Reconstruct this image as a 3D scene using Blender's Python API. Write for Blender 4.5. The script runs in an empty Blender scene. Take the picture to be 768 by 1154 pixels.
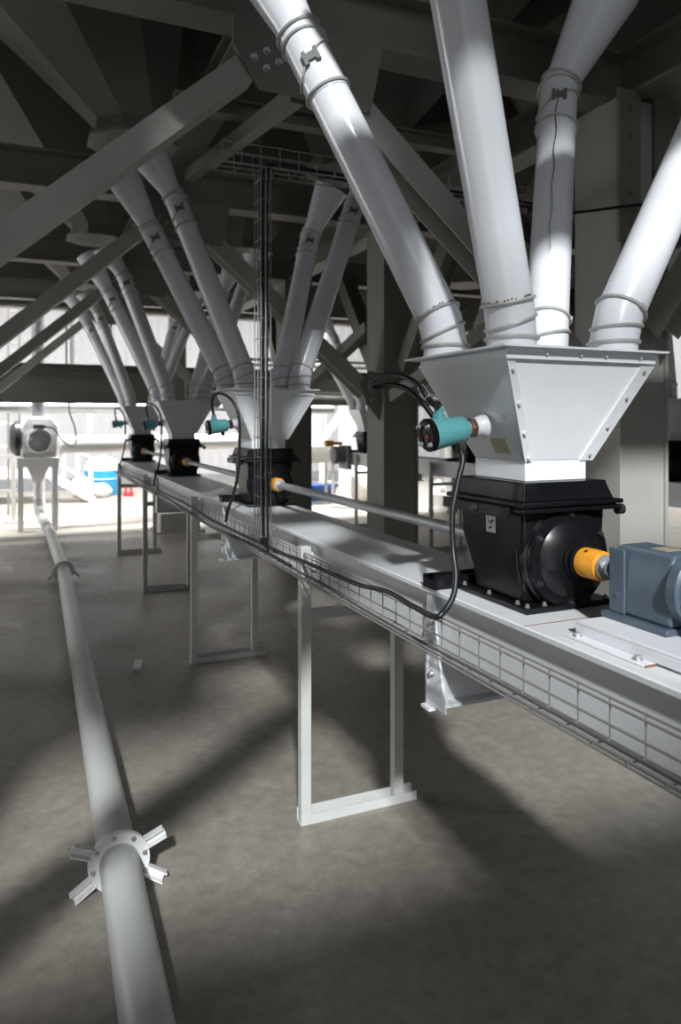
import bpy, bmesh, math, random
from mathutils import Vector, Matrix
random.seed(7)
S = bpy.context.scene
COL = S.collection
V = Vector
EYE = 1.85                                   # eye height of the photographer, metres
FWD, RGT, FPX = V((.397, .918, 0)), V((.918, -.397, 0)), 819.0
def pt(px, py, d):                           # measured point of the photograph at its real distance d -> world point
    a, b = (px-384)/FPX, (475-py)/FPX
    return V((0, 0, EYE)) + (FWD + RGT*a + V((0, 0, b)))*d
def ptx(px, py, X):                          # ... on the plane x = X
    a = (px-384)/FPX
    return pt(px, py, X/(FWD.x+RGT.x*a))
def pty(px, py, Y):                          # ... on the plane y = Y
    a = (px-384)/FPX
    return pt(px, py, Y/(FWD.y+RGT.y*a))

# ------------------------------------------------------------------ materials
def new_mat(name):
    m = bpy.data.materials.new(name); m.use_nodes = True
    nt = m.node_tree
    return m, nt, nt.nodes['Principled BSDF']
def paint(name, col, rough=.45, var=.10, scale=6, metal=0, bump=.02, dirt=None, dirt_amt=.0, bscale=60, spec=.5):
    m, nt, b = new_mat(name); N = nt.nodes; L = nt.links
    tc = N.new('ShaderNodeTexCoord')
    n1 = N.new('ShaderNodeTexNoise'); n1.inputs['Scale'].default_value = scale; n1.inputs['Detail'].default_value = 6
    L.new(tc.outputs['Object'], n1.inputs['Vector'])
    r = N.new('ShaderNodeValToRGB')
    r.color_ramp.elements[0].position = .3; r.color_ramp.elements[1].position = .7
    r.color_ramp.elements[0].color = tuple(c*(1-var) for c in col)+(1,)
    r.color_ramp.elements[1].color = tuple(min(1, c*(1+var*.5)) for c in col)+(1,)
    L.new(n1.outputs['Fac'], r.inputs['Fac'])
    out = r.outputs['Color']
    if dirt:
        n2 = N.new('ShaderNodeTexNoise'); n2.inputs['Scale'].default_value = scale*.6; n2.inputs['Detail'].default_value = 9; n2.inputs['Roughness'].default_value = .7
        L.new(tc.outputs['Object'], n2.inputs['Vector'])
        r2 = N.new('ShaderNodeValToRGB'); r2.color_ramp.elements[0].position = .5; r2.color_ramp.elements[1].position = .75
        r2.color_ramp.elements[0].color = (0, 0, 0, 1); r2.color_ramp.elements[1].color = (dirt_amt,)*3+(1,)
        L.new(n2.outputs['Fac'], r2.inputs['Fac'])
        mx = N.new('ShaderNodeMix'); mx.data_type = 'RGBA'
        L.new(r2.outputs['Color'], mx.inputs['Factor']); L.new(out, mx.inputs[6]); mx.inputs[7].default_value = dirt+(1,)
        out = mx.outputs[2]
    L.new(out, b.inputs['Base Color'])
    b.inputs['Roughness'].default_value = rough; b.inputs['Metallic'].default_value = metal
    b.inputs['Specular IOR Level'].default_value = spec
    if bump:
        n3 = N.new('ShaderNodeTexNoise'); n3.inputs['Scale'].default_value = bscale; n3.inputs['Detail'].default_value = 4
        L.new(tc.outputs['Object'], n3.inputs['Vector'])
        bp = N.new('ShaderNodeBump'); bp.inputs['Strength'].default_value = bump*5; bp.inputs['Distance'].default_value = .004
        L.new(n3.outputs['Fac'], bp.inputs['Height']); L.new(bp.outputs['Normal'], b.inputs['Normal'])
    return m
M = {}
M['white'] = paint('white_paint', (.78, .80, .83), .35, .05, 4, bump=.008, dirt=(.52, .47, .40), dirt_amt=.16)
M['pipe'] = paint('pipe_paint', (.80, .82, .86), .24, .04, 3, bump=.004, dirt=(.55, .5, .45), dirt_amt=.10)
M['trough'] = paint('trough_paint', (.74, .755, .77), .4, .06, 5, bump=.01, dirt=(.48, .44, .38), dirt_amt=.28)
M['frame'] = paint('frame_paint', (.58, .59, .57), .42, .08, 6, bump=.01, dirt=(.45, .40, .33), dirt_amt=.25)
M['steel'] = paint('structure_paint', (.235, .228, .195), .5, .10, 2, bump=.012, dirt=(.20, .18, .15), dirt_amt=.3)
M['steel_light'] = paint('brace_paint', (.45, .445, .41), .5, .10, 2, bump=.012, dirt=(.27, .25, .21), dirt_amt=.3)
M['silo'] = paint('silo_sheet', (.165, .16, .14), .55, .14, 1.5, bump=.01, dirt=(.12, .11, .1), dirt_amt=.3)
M['black'] = paint('black_enamel', (.006, .0065, .008), .30, .2, 8, bump=.012, dirt=(.10, .10, .10), dirt_amt=.12, spec=.32)
M['black_bolt'] = paint('black_bolt', (.03, .03, .035), .35, .2, 8, bump=0)
M['rubber'] = paint('black_rubber', (.012, .013, .015), .42, .15, 20, bump=.01)
M['cable_grey'] = paint('grey_cable', (.10, .10, .10), .5, .15, 20, bump=0)
M['wire'] = paint('galvanised_wire', (.33, .33, .31), .45, .1, 20, metal=.4, bump=0)
M['galv'] = paint('galvanised_shaft', (.50, .52, .53), .38, .12, 8, metal=.5, bump=.005)
M['clamp'] = paint('clamp_steel', (.50, .51, .49), .45, .15, 30, metal=.15, bump=0)
M['clip'] = paint('clip_steel', (.20, .205, .19), .5, .15, 30, metal=.2, bump=0)
M['indicator'] = paint('dark_red_lens', (.16, .012, .03), .25, .1, 30, bump=0)
M['floor_pipe'] = paint('floor_pipe_paint', (.50, .515, .50), .42, .08, 3, bump=.008, dirt=(.36, .34, .30), dirt_amt=.3)
M['bolt'] = paint('bolt_steel', (.5, .5, .5), .38, .15, 30, metal=.7, bump=0)
M['teal'] = paint('teal_enamel', (.13, .42, .43), .35, .10, 20, bump=.02, dirt=(.35, .5, .5), dirt_amt=.25)
M['brown'] = paint('brass_nut', (.16, .085, .06), .45, .2, 25, metal=.3, bump=.01)
M['orange'] = paint('orange_paint', (.85, .36, .03), .35, .08, 20, bump=.01, dirt=(.5, .22, .05), dirt_amt=.3)
M['bluegrey'] = paint('bluegrey_enamel', (.080, .113, .148), .38, .08, 12, bump=.02, dirt=(.22, .25, .28), dirt_amt=.2, bscale=120)
M['rust'] = paint('rust', (.20, .10, .05), .8, .3, 40, bump=.02)
M['yellowed'] = paint('yellowed_paper', (.55, .50, .33), .6, .25, 40, bump=0)
M['paper'] = paint('sticker_paper', (.75, .74, .70), .5, .05, 20, bump=0)
M['ink'] = paint('black_ink', (.03, .03, .03), .6, .1, 20, bump=0)
M['grey_fan'] = paint('dark_fan_grey', (.22, .23, .24), .5, .1, 8, bump=.01)
M['wallsheet'] = paint('wall_sheet', (.40, .40, .415), .5, .06, .8, bump=.004)
M['shell'] = paint('shell_wall', (.22, .215, .20), .7, .1, .6, bump=.01)
M['blue'] = paint('blue_plastic', (.03, .28, .52), .4, .08, 6, bump=.01)
M['bin_blue'] = paint('blue_bin', (.06, .15, .50), .45, .1, 6, bump=.01)
M['red'] = paint('red_paint', (.6, .03, .04), .4, .1, 8, bump=.01)
M['sack'] = paint('woven_sack', (.74, .73, .70), .8, .10, 9, bump=.05)
M['hall'] = paint('hall_white', (.80, .80, .80), .42, .04, 3, bump=.005)
M['debris'] = paint('cardboard', (.40, .33, .22), .8, .2, 12, bump=.03)
M['hopper'] = paint('hopper_paint', (.85, .875, .905), .33, .05, 4, bump=.008, dirt=(.5, .47, .42), dirt_amt=.14)
M['plinth'] = paint('plinth_concrete', (.42, .41, .38), .8, .12, 6, bump=.04)

def floor_mat():
    m, nt, b = new_mat('concrete_floor'); N = nt.nodes; L = nt.links
    tc = N.new('ShaderNodeTexCoord')
    def noise(sc, det=8, ro=.6):
        n = N.new('ShaderNodeTexNoise'); n.inputs['Scale'].default_value = sc; n.inputs['Detail'].default_value = det; n.inputs['Roughness'].default_value = ro
        L.new(tc.outputs['Object'], n.inputs['Vector']); return n
    def ramp(src, stops):
        r = N.new('ShaderNodeValToRGB'); e = r.color_ramp.elements
        e[0].position, e[0].color = stops[0][0], stops[0][1]+(1,)
        e[1].position, e[1].color = stops[-1][0], stops[-1][1]+(1,)
        for p, c in stops[1:-1]:
            x = e.new(p); x.color = c+(1,)
        L.new(src, r.inputs['Fac']); return r
    def mix(f, a, c, typ='MIX'):
        x = N.new('ShaderNodeMix'); x.data_type = 'RGBA'; x.blend_type = typ
        if isinstance(f, float): x.inputs['Factor'].default_value = f
        else: L.new(f, x.inputs['Factor'])
        for i, s in ((6, a), (7, c)):
            if isinstance(s, tuple): x.inputs[i].default_value = s+(1,)
            else: L.new(s, x.inputs[i])
        return x.outputs[2]
    big = ramp(noise(.55).outputs['Fac'], [(.3, (.245, .222, .188)), (.52, (.315, .290, .252)), (.72, (.365, .340, .300))])
    fine = ramp(noise(14, 10, .75).outputs['Fac'], [(.3, (.68, .68, .68)), (.7, (1.14, 1.14, 1.14))])
    c = mix(1.0, big.outputs['Color'], fine.outputs['Color'], 'MULTIPLY')
    st = ramp(noise(1.7, 9, .65).outputs['Fac'], [(.56, (0, 0, 0)), (.72, (.55, .55, .55))])
    c = mix(st.outputs['Color'], c, (.13, .12, .105))
    du = ramp(noise(3.3, 10, .8).outputs['Fac'], [(.58, (0, 0, 0)), (.70, (.35, .35, .35))])
    c = mix(du.outputs['Color'], c, (.38, .37, .35))
    sx = N.new('ShaderNodeSeparateXYZ'); L.new(tc.outputs['Object'], sx.inputs[0])
    def line(sock, at, w):
        a = N.new('ShaderNodeMath'); a.operation = 'SUBTRACT'; L.new(sock, a.inputs[0]); a.inputs[1].default_value = at
        d = N.new('ShaderNodeMath'); d.operation = 'ABSOLUTE'; L.new(a.outputs[0], d.inputs[0])
        k = N.new('ShaderNodeMath'); k.operation = 'LESS_THAN'; L.new(d.outputs[0], k.inputs[0]); k.inputs[1].default_value = w
        return k.outputs[0]
    for s, at, w in ((sx.outputs['Y'], 11.15, .012), (sx.outputs['Y'], 14.6, .012), (sx.outputs['Y'], 18.2, .012), (sx.outputs['X'], 5.0, .01)):
        c = mix(line(s, at, w), c, (.12, .11, .10))
    # an oil stain beside the floor pipe
    mp = N.new('ShaderNodeMapping'); mp.inputs['Location'].default_value = (.35/1.0, -6.25/.55, 0); mp.inputs['Scale'].default_value = (1.0, 1/.55, 1)
    L.new(tc.outputs['Object'], mp.inputs['Vector'])
    ln = N.new('ShaderNodeVectorMath'); ln.operation = 'LENGTH'; L.new(mp.outputs[0], ln.inputs[0])
    nz = noise(5, 8, .7)
    ad = N.new('ShaderNodeMath'); ad.operation = 'MULTIPLY_ADD'; L.new(nz.outputs['Fac'], ad.inputs[0]); ad.inputs[1].default_value = .9; L.new(ln.outputs['Value'], ad.inputs[2])
    sr = ramp(ad.outputs[0], [(.75, (.75, .75, .75)), (.95, (0, 0, 0))])
    c = mix(sr.outputs['Color'], c, (.09, .08, .075))
    L.new(c, b.inputs['Base Color'])
    rr = ramp(noise(2.2).outputs['Fac'], [(.3, (.34, .34, .34)), (.7, (.56, .56, .56))])
    L.new(rr.outputs['Color'], b.inputs['Roughness'])
    bp = N.new('ShaderNodeBump'); bp.inputs['Strength'].default_value = .25; bp.inputs['Distance'].default_value = .01
    L.new(noise(30, 8, .7).outputs['Fac'], bp.inputs['Height']); L.new(bp.outputs['Normal'], b.inputs['Normal'])
    return m
M['floor'] = floor_mat()

# ------------------------------------------------------------------ mesh helpers
def BM(): return bmesh.new()
def quad_hull(bm, bot, top):
    n = len(bot)
    b = [bm.verts.new(p) for p in bot]; t = [bm.verts.new(p) for p in top]
    bm.faces.new(b[::-1]); bm.faces.new(t)
    for i in range(n): bm.faces.new((b[i], b[(i+1) % n], t[(i+1) % n], t[i]))
def box(bm, x0, x1, y0, y1, z0, z1):
    quad_hull(bm, [(x0, y0, z0), (x1, y0, z0), (x1, y1, z0), (x0, y1, z0)], [(x0, y0, z1), (x1, y0, z1), (x1, y1, z1), (x0, y1, z1)]); return bm
def rect_loft(bm, levels):                   # levels: (z, x0, x1, y0, y1) from low to high
    rows = [[bm.verts.new(p) for p in ((x0, y0, z), (x1, y0, z), (x1, y1, z), (x0, y1, z))] for z, x0, x1, y0, y1 in levels]
    bm.faces.new(rows[0][::-1]); bm.faces.new(rows[-1])
    for a, b in zip(rows, rows[1:]):
        for i in range(4): bm.faces.new((a[i], a[(i+1) % 4], b[(i+1) % 4], b[i]))
    return bm
def basis(d, up=V((0, 0, 1))):
    d = V(d).normalized(); up = V(up)
    if abs(d.dot(up.normalized())) > .98: up = V((1, 0, 0))
    s = d.cross(up).normalized(); u = s.cross(d).normalized()
    return d, s, u
def bar(bm, p0, p1, w, h, up=(0, 0, 1), os=0, ou=0):   # w along the side axis, h along the up axis
    p0, p1 = V(p0), V(p1); d, s, u = basis(p1-p0, V(up))
    o = s*os + u*ou
    c = [o-s*w/2-u*h/2, o+s*w/2-u*h/2, o+s*w/2+u*h/2, o-s*w/2+u*h/2]
    quad_hull(bm, [p0+x for x in c][::-1], [p1+x for x in c][::-1]); return bm
def hbeam(bm, p0, p1, w, h, tf=.016, tw=.012, up=(0, 0, 1)):
    bar(bm, p0, p1, w, tf, up, 0, h/2-tf/2); bar(bm, p0, p1, w, tf, up, 0, -h/2+tf/2); bar(bm, p0, p1, tw, h-2*tf+.002, up); return bm
def channel(bm, p0, p1, w, h, t=.012, up=(0, 0, 1), side=1):
    bar(bm, p0, p1, t, h, up, side*(w/2-t/2), 0); bar(bm, p0, p1, w, t, up, 0, h/2-t/2); bar(bm, p0, p1, w, t, up, 0, -h/2+t/2); return bm
def circ(c, s, u, r, n): return [c + (s*math.cos(2*math.pi*i/n)+u*math.sin(2*math.pi*i/n))*r for i in range(n)]
def tube(bm, pts, r, n=20, closed=False, cap=True):
    pts = [V(p) for p in pts]; k = len(pts)
    rs = r if isinstance(r, (list, tuple)) else [r]*k
    tang = []
    for i in range(k):
        a = pts[i-1] if (i or closed) else pts[i]; b = pts[(i+1) % k] if (i < k-1 or closed) else pts[i]
        t0 = (pts[i]-a).normalized() if (pts[i]-a).length > 1e-9 else None
        t1 = (b-pts[i]).normalized() if (b-pts[i]).length > 1e-9 else None
        tang.append(((t0 or t1)+(t1 or t0)).normalized())
    d, s, u = basis(tang[0]); rows = []
    for i in range(k):
        s = (s - tang[i]*s.dot(tang[i])).normalized(); u = tang[i].cross(s)
        sc = 1.0
        rows.append([bm.verts.new(p) for p in circ(pts[i], s, u, rs[i], n)])
    m = k if closed else k-1
    for i in range(m):
        a, b = rows[i], rows[(i+1) % k]
        for j in range(n): bm.faces.new((a[j], a[(j+1) % n], b[(j+1) % n], b[j]))
    if cap and not closed: bm.faces.new(rows[0][::-1]); bm.faces.new(rows[-1])
    return bm
def ring(bm, c, axis, R, r, n=28, m=6):
    d, s, u = basis(axis); return tube(bm, circ(V(c), s, u, R, n), r, m, closed=True)
def lathe(bm, c, axis, prof, n=32):          # prof: (radius, distance along axis)
    c = V(c); d, s, u = basis(axis); rows = []
    for r, t in prof: rows.append([bm.verts.new(p) for p in circ(c+d*t, s, u, max(r, .0005), n)])
    for a, b in zip(rows, rows[1:]):
        for j in range(n): bm.faces.new((a[j], a[(j+1) % n], b[(j+1) % n], b[j]))
    bm.faces.new(rows[0][::-1]); bm.faces.new(rows[-1]); return bm
def bolt(bm, p, axis, r=.009, h=.01):
    lathe(bm, p, axis, [(r*1.45, 0), (r*1.45, h*.2), (r*1.4, h*.21)], 14); lathe(bm, V(p)+V(axis).normalized()*h*.2, axis, [(r, 0), (r, h*.8)], 6); return bm
def spline(pts, k=8):
    pts = [V(p) for p in pts]; out = []
    P = [pts[0]*2-pts[1]]+pts+[pts[-1]*2-pts[-2]]
    for i in range(1, len(P)-2):
        a, b, c, d = P[i-1:i+3]
        for j in range(k):
            t = j/k
            out.append(.5*((2*b)+(c-a)*t+(2*a-5*b+4*c-d)*t*t+(3*b-a-3*c+d)*t**3))
    out.append(pts[-1]); return out
ORG = {}
def obj(name, bm, mat, parent=None, bev=0, ang=38):
    bmesh.ops.recalc_face_normals(bm, faces=bm.faces)
    me = bpy.data.meshes.new(name)
    if parent is None:
        xs = [v.co for v in bm.verts]
        org = V((sum(p.x for p in xs)/len(xs), sum(p.y for p in xs)/len(xs), min(p.z for p in xs)))
    else: org = ORG[parent.name]
    bmesh.ops.translate(bm, vec=-org, verts=bm.verts)
    bm.to_mesh(me); bm.free()
    me.polygons.foreach_set('use_smooth', [True]*len(me.polygons)); me.set_sharp_from_angle(angle=math.radians(ang))
    me.materials.append(M[mat] if isinstance(mat, str) else mat)
    o = bpy.data.objects.new(name, me); COL.objects.link(o)
    if parent is not None: o.parent = parent
    else: o.location = org
    ORG[o.name] = org
    if bev:
        b = o.modifiers.new('bevel', 'BEVEL'); b.width = bev; b.segments = 2; b.limit_method = 'ANGLE'; b.angle_limit = math.radians(50)
    return o
def tag(o, label, cat, group=None):
    o['label'] = label; o['category'] = cat
    if group: o['group'] = group
    return o
def thing(name, label, cat, loc, group=None):
    o = bpy.data.objects.new(name, None); COL.objects.link(o); o.location = loc; o.empty_display_size = .1
    ORG[o.name] = V(loc); return tag(o, label, cat, group)
def struct(name, bm, mat):
    o = obj(name, bm, mat); o['kind'] = 'structure'; return o

# ------------------------------------------------------------------ the shell
struct('floor', box(BM(), -9, 15, -5, 22, -.2, 0), 'floor')
bm = BM()
xs = [-9+.05*i for i in range(481)]; prof = [0, 0, .03, .03]
fr = [(x, 21.0-(.03 if (i % 6) in (1, 2) else 0)) for i, x in enumerate(xs)]
lo = [bm.verts.new((x, y, 0)) for x, y in fr]; hi = [bm.verts.new((x, y, 11)) for x, y in fr]
for i in range(len(fr)-1): bm.faces.new((lo[i], lo[i+1], hi[i+1], hi[i]))
box(bm, -9, 15, 21.05, 21.2, 0, 11)
struct('wall_back', bm, 'wallsheet')
struct('baseboard_back', box(BM(), -9, 15, 20.93, 20.969, 0, .32), 'grey_fan')
struct('wall_left', box(BM(), -9.2, -9, -5, 21.2, 0, 11), 'wallsheet')
struct('wall_right', box(BM(), 15, 15.2, -5, 21.2, 0, 11), 'wallsheet')
# front wall behind the photographer; added openings shaped to cut the sun into patches
def opening(n, x0, x1, z0, z1):
    bm = BM(); box(bm, x0, x1, -4.16, -4.04, z0, z0+.05); box(bm, x0, x1, -4.16, -4.04, z1-.05, z1)
    box(bm, x0, x0+.05, -4.16, -4.04, z0+.05, z1-.05); box(bm, x1-.05, x1, -4.16, -4.04, z0+.05, z1-.05)
    struct('sun_shaping_opening_%d' % n, bm, 'frame')
bm = BM()
box(bm, -9, 15, -4.2, -4, 0, 4.92); box(bm, -9, -2.9, -4.2, -4, 4.92, 6.35); box(bm, 2.6, 15, -4.2, -4, 4.92, 6.35)
box(bm, -9, -1.9, -4.2, -4, 6.35, 8.7); box(bm, 2.6, 15, -4.2, -4, 6.35, 7.55); box(bm, -.9, 15, -4.2, -4, 7.55, 8.7); box(bm, -9, 15, -4.2, -4, 8.7, 11)
struct('wall_front', bm, 'shell')
opening(1, -2.9, 2.6, 4.92, 6.35); opening(2, -1.9, -.9, 6.35, 8.7); opening(3, -.9, 2.6, 6.35, 7.55)
struct('ceiling', box(BM(), -9.2, 15.2, -4.2, 21.2, 11, 11.2), 'shell')

# ------------------------------------------------------------------ conveyor line parts
ZT = 1.306                                   # top of the conveyor cover
def conveyor(x0, x1, y0, y1, joints, label, bright=True):
    t = thing('conveyor_trough', label, 'conveyor', ((x0+x1)/2, (y0+y1)/2, 1.09))
    mt = 'trough'
    obj('cover_plate', box(BM(), x0, x1, y0, y1, ZT-.018, ZT), mt, t, .003)
    for xw, s in ((x0+.03, 1), (x1-.03, -1)):
        bm = BM(); box(bm, min(xw, xw+s*.006), max(xw, xw+s*.006), y0, y1, 1.09, ZT-.018)
        box(bm, min(xw, xw+s*.03), max(xw, xw+s*.03), y0, y1, 1.082, 1.09)
        obj('side_panel', bm, mt, t)
    obj('trough_bottom', box(BM(), x0+.036, x1-.036, y0, y1, 1.083, 1.09), mt, t)
    if bright: obj('seam', box(BM(), x0+.002, x1-.002, 1.575, 1.579, ZT, ZT+.0008), 'rust', t)
    for yj in joints:
        bm = BM()
        box(bm, x0+.0, x1, yj-.006, yj+.006, .925, 1.082)
        for sx, dx in ((x0+.006, .024), (x1-.03, .024)): box(bm, sx, sx+dx, yj-.006, yj+.006, 1.082, ZT-.018)
        box(bm, x0-.02, x1+.02, yj-.05, yj+.0, .915, .925)
        g = [(x0+.004, yj-.008, .925), (x0+.004, yj-.11, .925), (x0+.004, yj-.025, ZT-.02), (x0+.004, yj-.008, ZT-.02)]
        quad_hull(bm, g[::-1], [(x+.008, y, z) for x, y, z in g][::-1])
        f = obj('joint_flange', bm, 'white', t)
        for z in (1.03, 1.2):
            bm = BM(); bolt(bm, (x0+.004, yj-.03, z), (-1, 0, 0), .008, .012); obj('bolt', bm, 'bolt', f)
    return t
AX0, AX1 = 1.21, 1.60
ST = [1.83+2.78*i for i in range(4)]
conveyor(AX0, AX1, .55, 10.55, [2.085, 4.83, 7.6], 'long pale grey conveyor trough carrying the nearest row of black valves')
conveyor(5.3, 5.72, 2.2, 12.1, [4.2, 7.0, 10.0], 'dusty conveyor trough seen far behind the steel columns', False)

def support(y, label, xl=1.152, xr=1.755, lx=1.18, rx=1.66, top=1.275):
    t = thing('support_frame', label, 'support frame', ((xl+xr)/2, y, 0), 'conveyor supports')
    bm = BM(); box(bm, xl, xr, y-.03, y+.03, 0, .006); box(bm, xl, xr, y+.024, y+.03, .006, .06)
    box(bm, xl, xr, y-.03, y-.024, .006, .045)
    obj('base_bar', bm, 'frame', t, .001)
    obj('leg', box(BM(), lx-.025, lx+.025, y-.0235, y+.0235, .006, top), 'frame', t, .003)
    obj('leg', box(BM(), rx-.025, rx+.025, y-.0235, y+.0235, .006, .98), 'frame', t, .003)
    bm = BM(); box(bm, lx+.025, rx-.025, y-.02, y+.02, .935, .98); obj('cross_bar', bm, 'frame', t, .002)
    bm = BM(); box(bm, lx+.025, lx+.058, y+.03, y+.10, 1.13, 1.24); box(bm, lx+.02, lx+.055, y+.0, y+.03, 1.16, 1.20); obj('side_bracket', bm, 'frame', t, .001)
    return t
for y, l in zip((3.146, 5.56, 8.06, 10.45), ('nearest white support frame, its foot full on the lit floor', 'second white support frame under the conveyor, behind the nearest',
        'third white support frame under the conveyor, in front of the farthest', 'farthest thin support frame at the far end of the front conveyor')): support(y, l)
for y, l in zip((6.3, 8.95, 11.5), ('support frame under the far conveyor, by the right edge of the near black valve', 'support frame under the far conveyor, right of the dark middle column',
        'thin support frame at the left end of the far conveyor')): support(y, l, 5.2, 5.85, 5.27, 5.75)

def valve(x, y, label, near=False):          # y: front face plane, x: shaft axis
    dx, dy = x-1.45, y-1.66
    def T(l): return [(z, a+dx, b+dx, c+dy, d+dy) for z, a, b, c, d in l]
    t = thing('rotary_valve', label, 'valve', (x, y+.17, ZT), 'black rotary valves')
    b = obj('housing', rect_loft(BM(), T([(1.324, 1.315, 1.575, 1.715, 1.955), (1.39, 1.31, 1.58, 1.71, 1.965), (1.435, 1.305, 1.585, 1.70, 1.985), (1.50, 1.295, 1.59, 1.69, 2.005), (1.592, 1.293, 1.592, 1.685, 2.01)])), 'black', t, .01)
    obj('base_flange', box(BM(), 1.286+dx, 1.605+dx, 1.66+dy, 2.02+dy, ZT+.0005, 1.324), 'black', t, .004)
    bm = BM(); box(bm, 1.262+dx, 1.622+dx, 1.647+dy, 2.035+dy, 1.592, 1.604); box(bm, 1.258+dx, 1.626+dx, 1.643+dy, 2.04+dy, 1.609, 1.622); box(bm, 1.27+dx, 1.61+dx, 1.655+dy, 2.03+dy, 1.602, 1.611)
    obj('top_flange', bm, 'black', t, .003)
    obj('side_rail', box(BM(), 1.248+dx, 1.262+dx, 1.70+dy, 2.045+dy, 1.574, 1.606), 'black', t, .003)
    obj('lid', rect_loft(BM(), T([(1.622, 1.275, 1.605, 1.66, 2.02), (1.668, 1.288, 1.59, 1.675, 2.0), (1.676, 1.288, 1.59, 1.675, 2.0)])), 'black', t, .004)
    c = (x+.0, 1.715+dy, 1.453)
    ec = obj('end_cover', lathe(BM(), c, (0, -1, 0), [(.150, 0), (.150, .022), (.143, .026), (.143, .038), (.138, .045), (.112, .048), (.104, .054), (.070, .072), (.055, .075), (.055, .082), (.047, .084), (.047, .098), (.03, .1)], 48), 'black', t, 0, 25)
    bm = BM(); ring(bm, V(c)+V((0, .008, 0)), (0, 1, 0), .152, .006, 40, 8); obj('rim_ring', bm, 'black', ec)
    bm = BM()
    # black channel bracket behind the valve foot
    box(bm, 1.205+dx, 1.50+dx, 2.026+dy, 2.034+dy, ZT, 1.348); box(bm, 1.205+dx, 1.50+dx, 2.09+dy, 2.098+dy, ZT, 1.348); box(bm, 1.205+dx, 1.50+dx, 2.034+dy, 2.09+dy, ZT, 1.312); box(bm, 1.205+dx, 1.211+dx, 2.034+dy, 2.09+dy, 1.312, 1.335)
    obj('foot_bracket', bm, 'black', t)
    bm = BM(); lathe(bm, (1.248+dx, 1.86+dy, 1.590), (-1, 0, 0), [(.013, 0), (.013, .008), (.008, .012)], 12); obj('bolt', bm, 'black_bolt', t)
    bm = BM(); lathe(bm, (1.626+dx, 1.67+dy, 1.588), (1, 0, 0), [(.016, 0), (.016, .02), (.012, .024)], 12); obj('knob', bm, 'black_bolt', t)
    if near:
        for px, py in ((1.30, 1.675), (1.30, 1.72), (1.30, 1.995), (1.36, 1.675), (1.585, 1.675), (1.50, 1.675), (1.30, 1.86)):
            bm = BM(); bolt(bm, (px+dx, py+dy, 1.324), (0, 0, 1), .0055, .010); obj('bolt', bm, 'clip', t)
        for k in range(6):
            a = math.radians(30+60*k)
            bm = BM(); bolt(bm, (c[0]+.128*math.cos(a), c[1]-.045, c[2]+.128*math.sin(a)), (0, -1, 0), .007, .008); obj('bolt', bm, 'black_bolt', ec)
        s = obj('sticker', rect_loft(BM(), [(1.515, 1.2905, 1.2925, 1.815, 1.862), (1.565, 1.2895, 1.2925, 1.815, 1.862)]), 'paper', t)
        bm = BM()
        for y0, y1, z0, z1 in ((1.830, 1.836, 1.543, 1.552), (1.824, 1.829, 1.548, 1.556), (1.840, 1.845, 1.542, 1.547), (1.846, 1.852, 1.548, 1.551), (1.834, 1.838, 1.527, 1.536), (1.842, 1.848, 1.526, 1.53), (1.850, 1.854, 1.556, 1.559)):
            box(bm, 1.2885, 1.2895+.001, y0, y1, z0, z1)
        obj('sticker_print', bm, 'ink', s)
    return t
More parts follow.
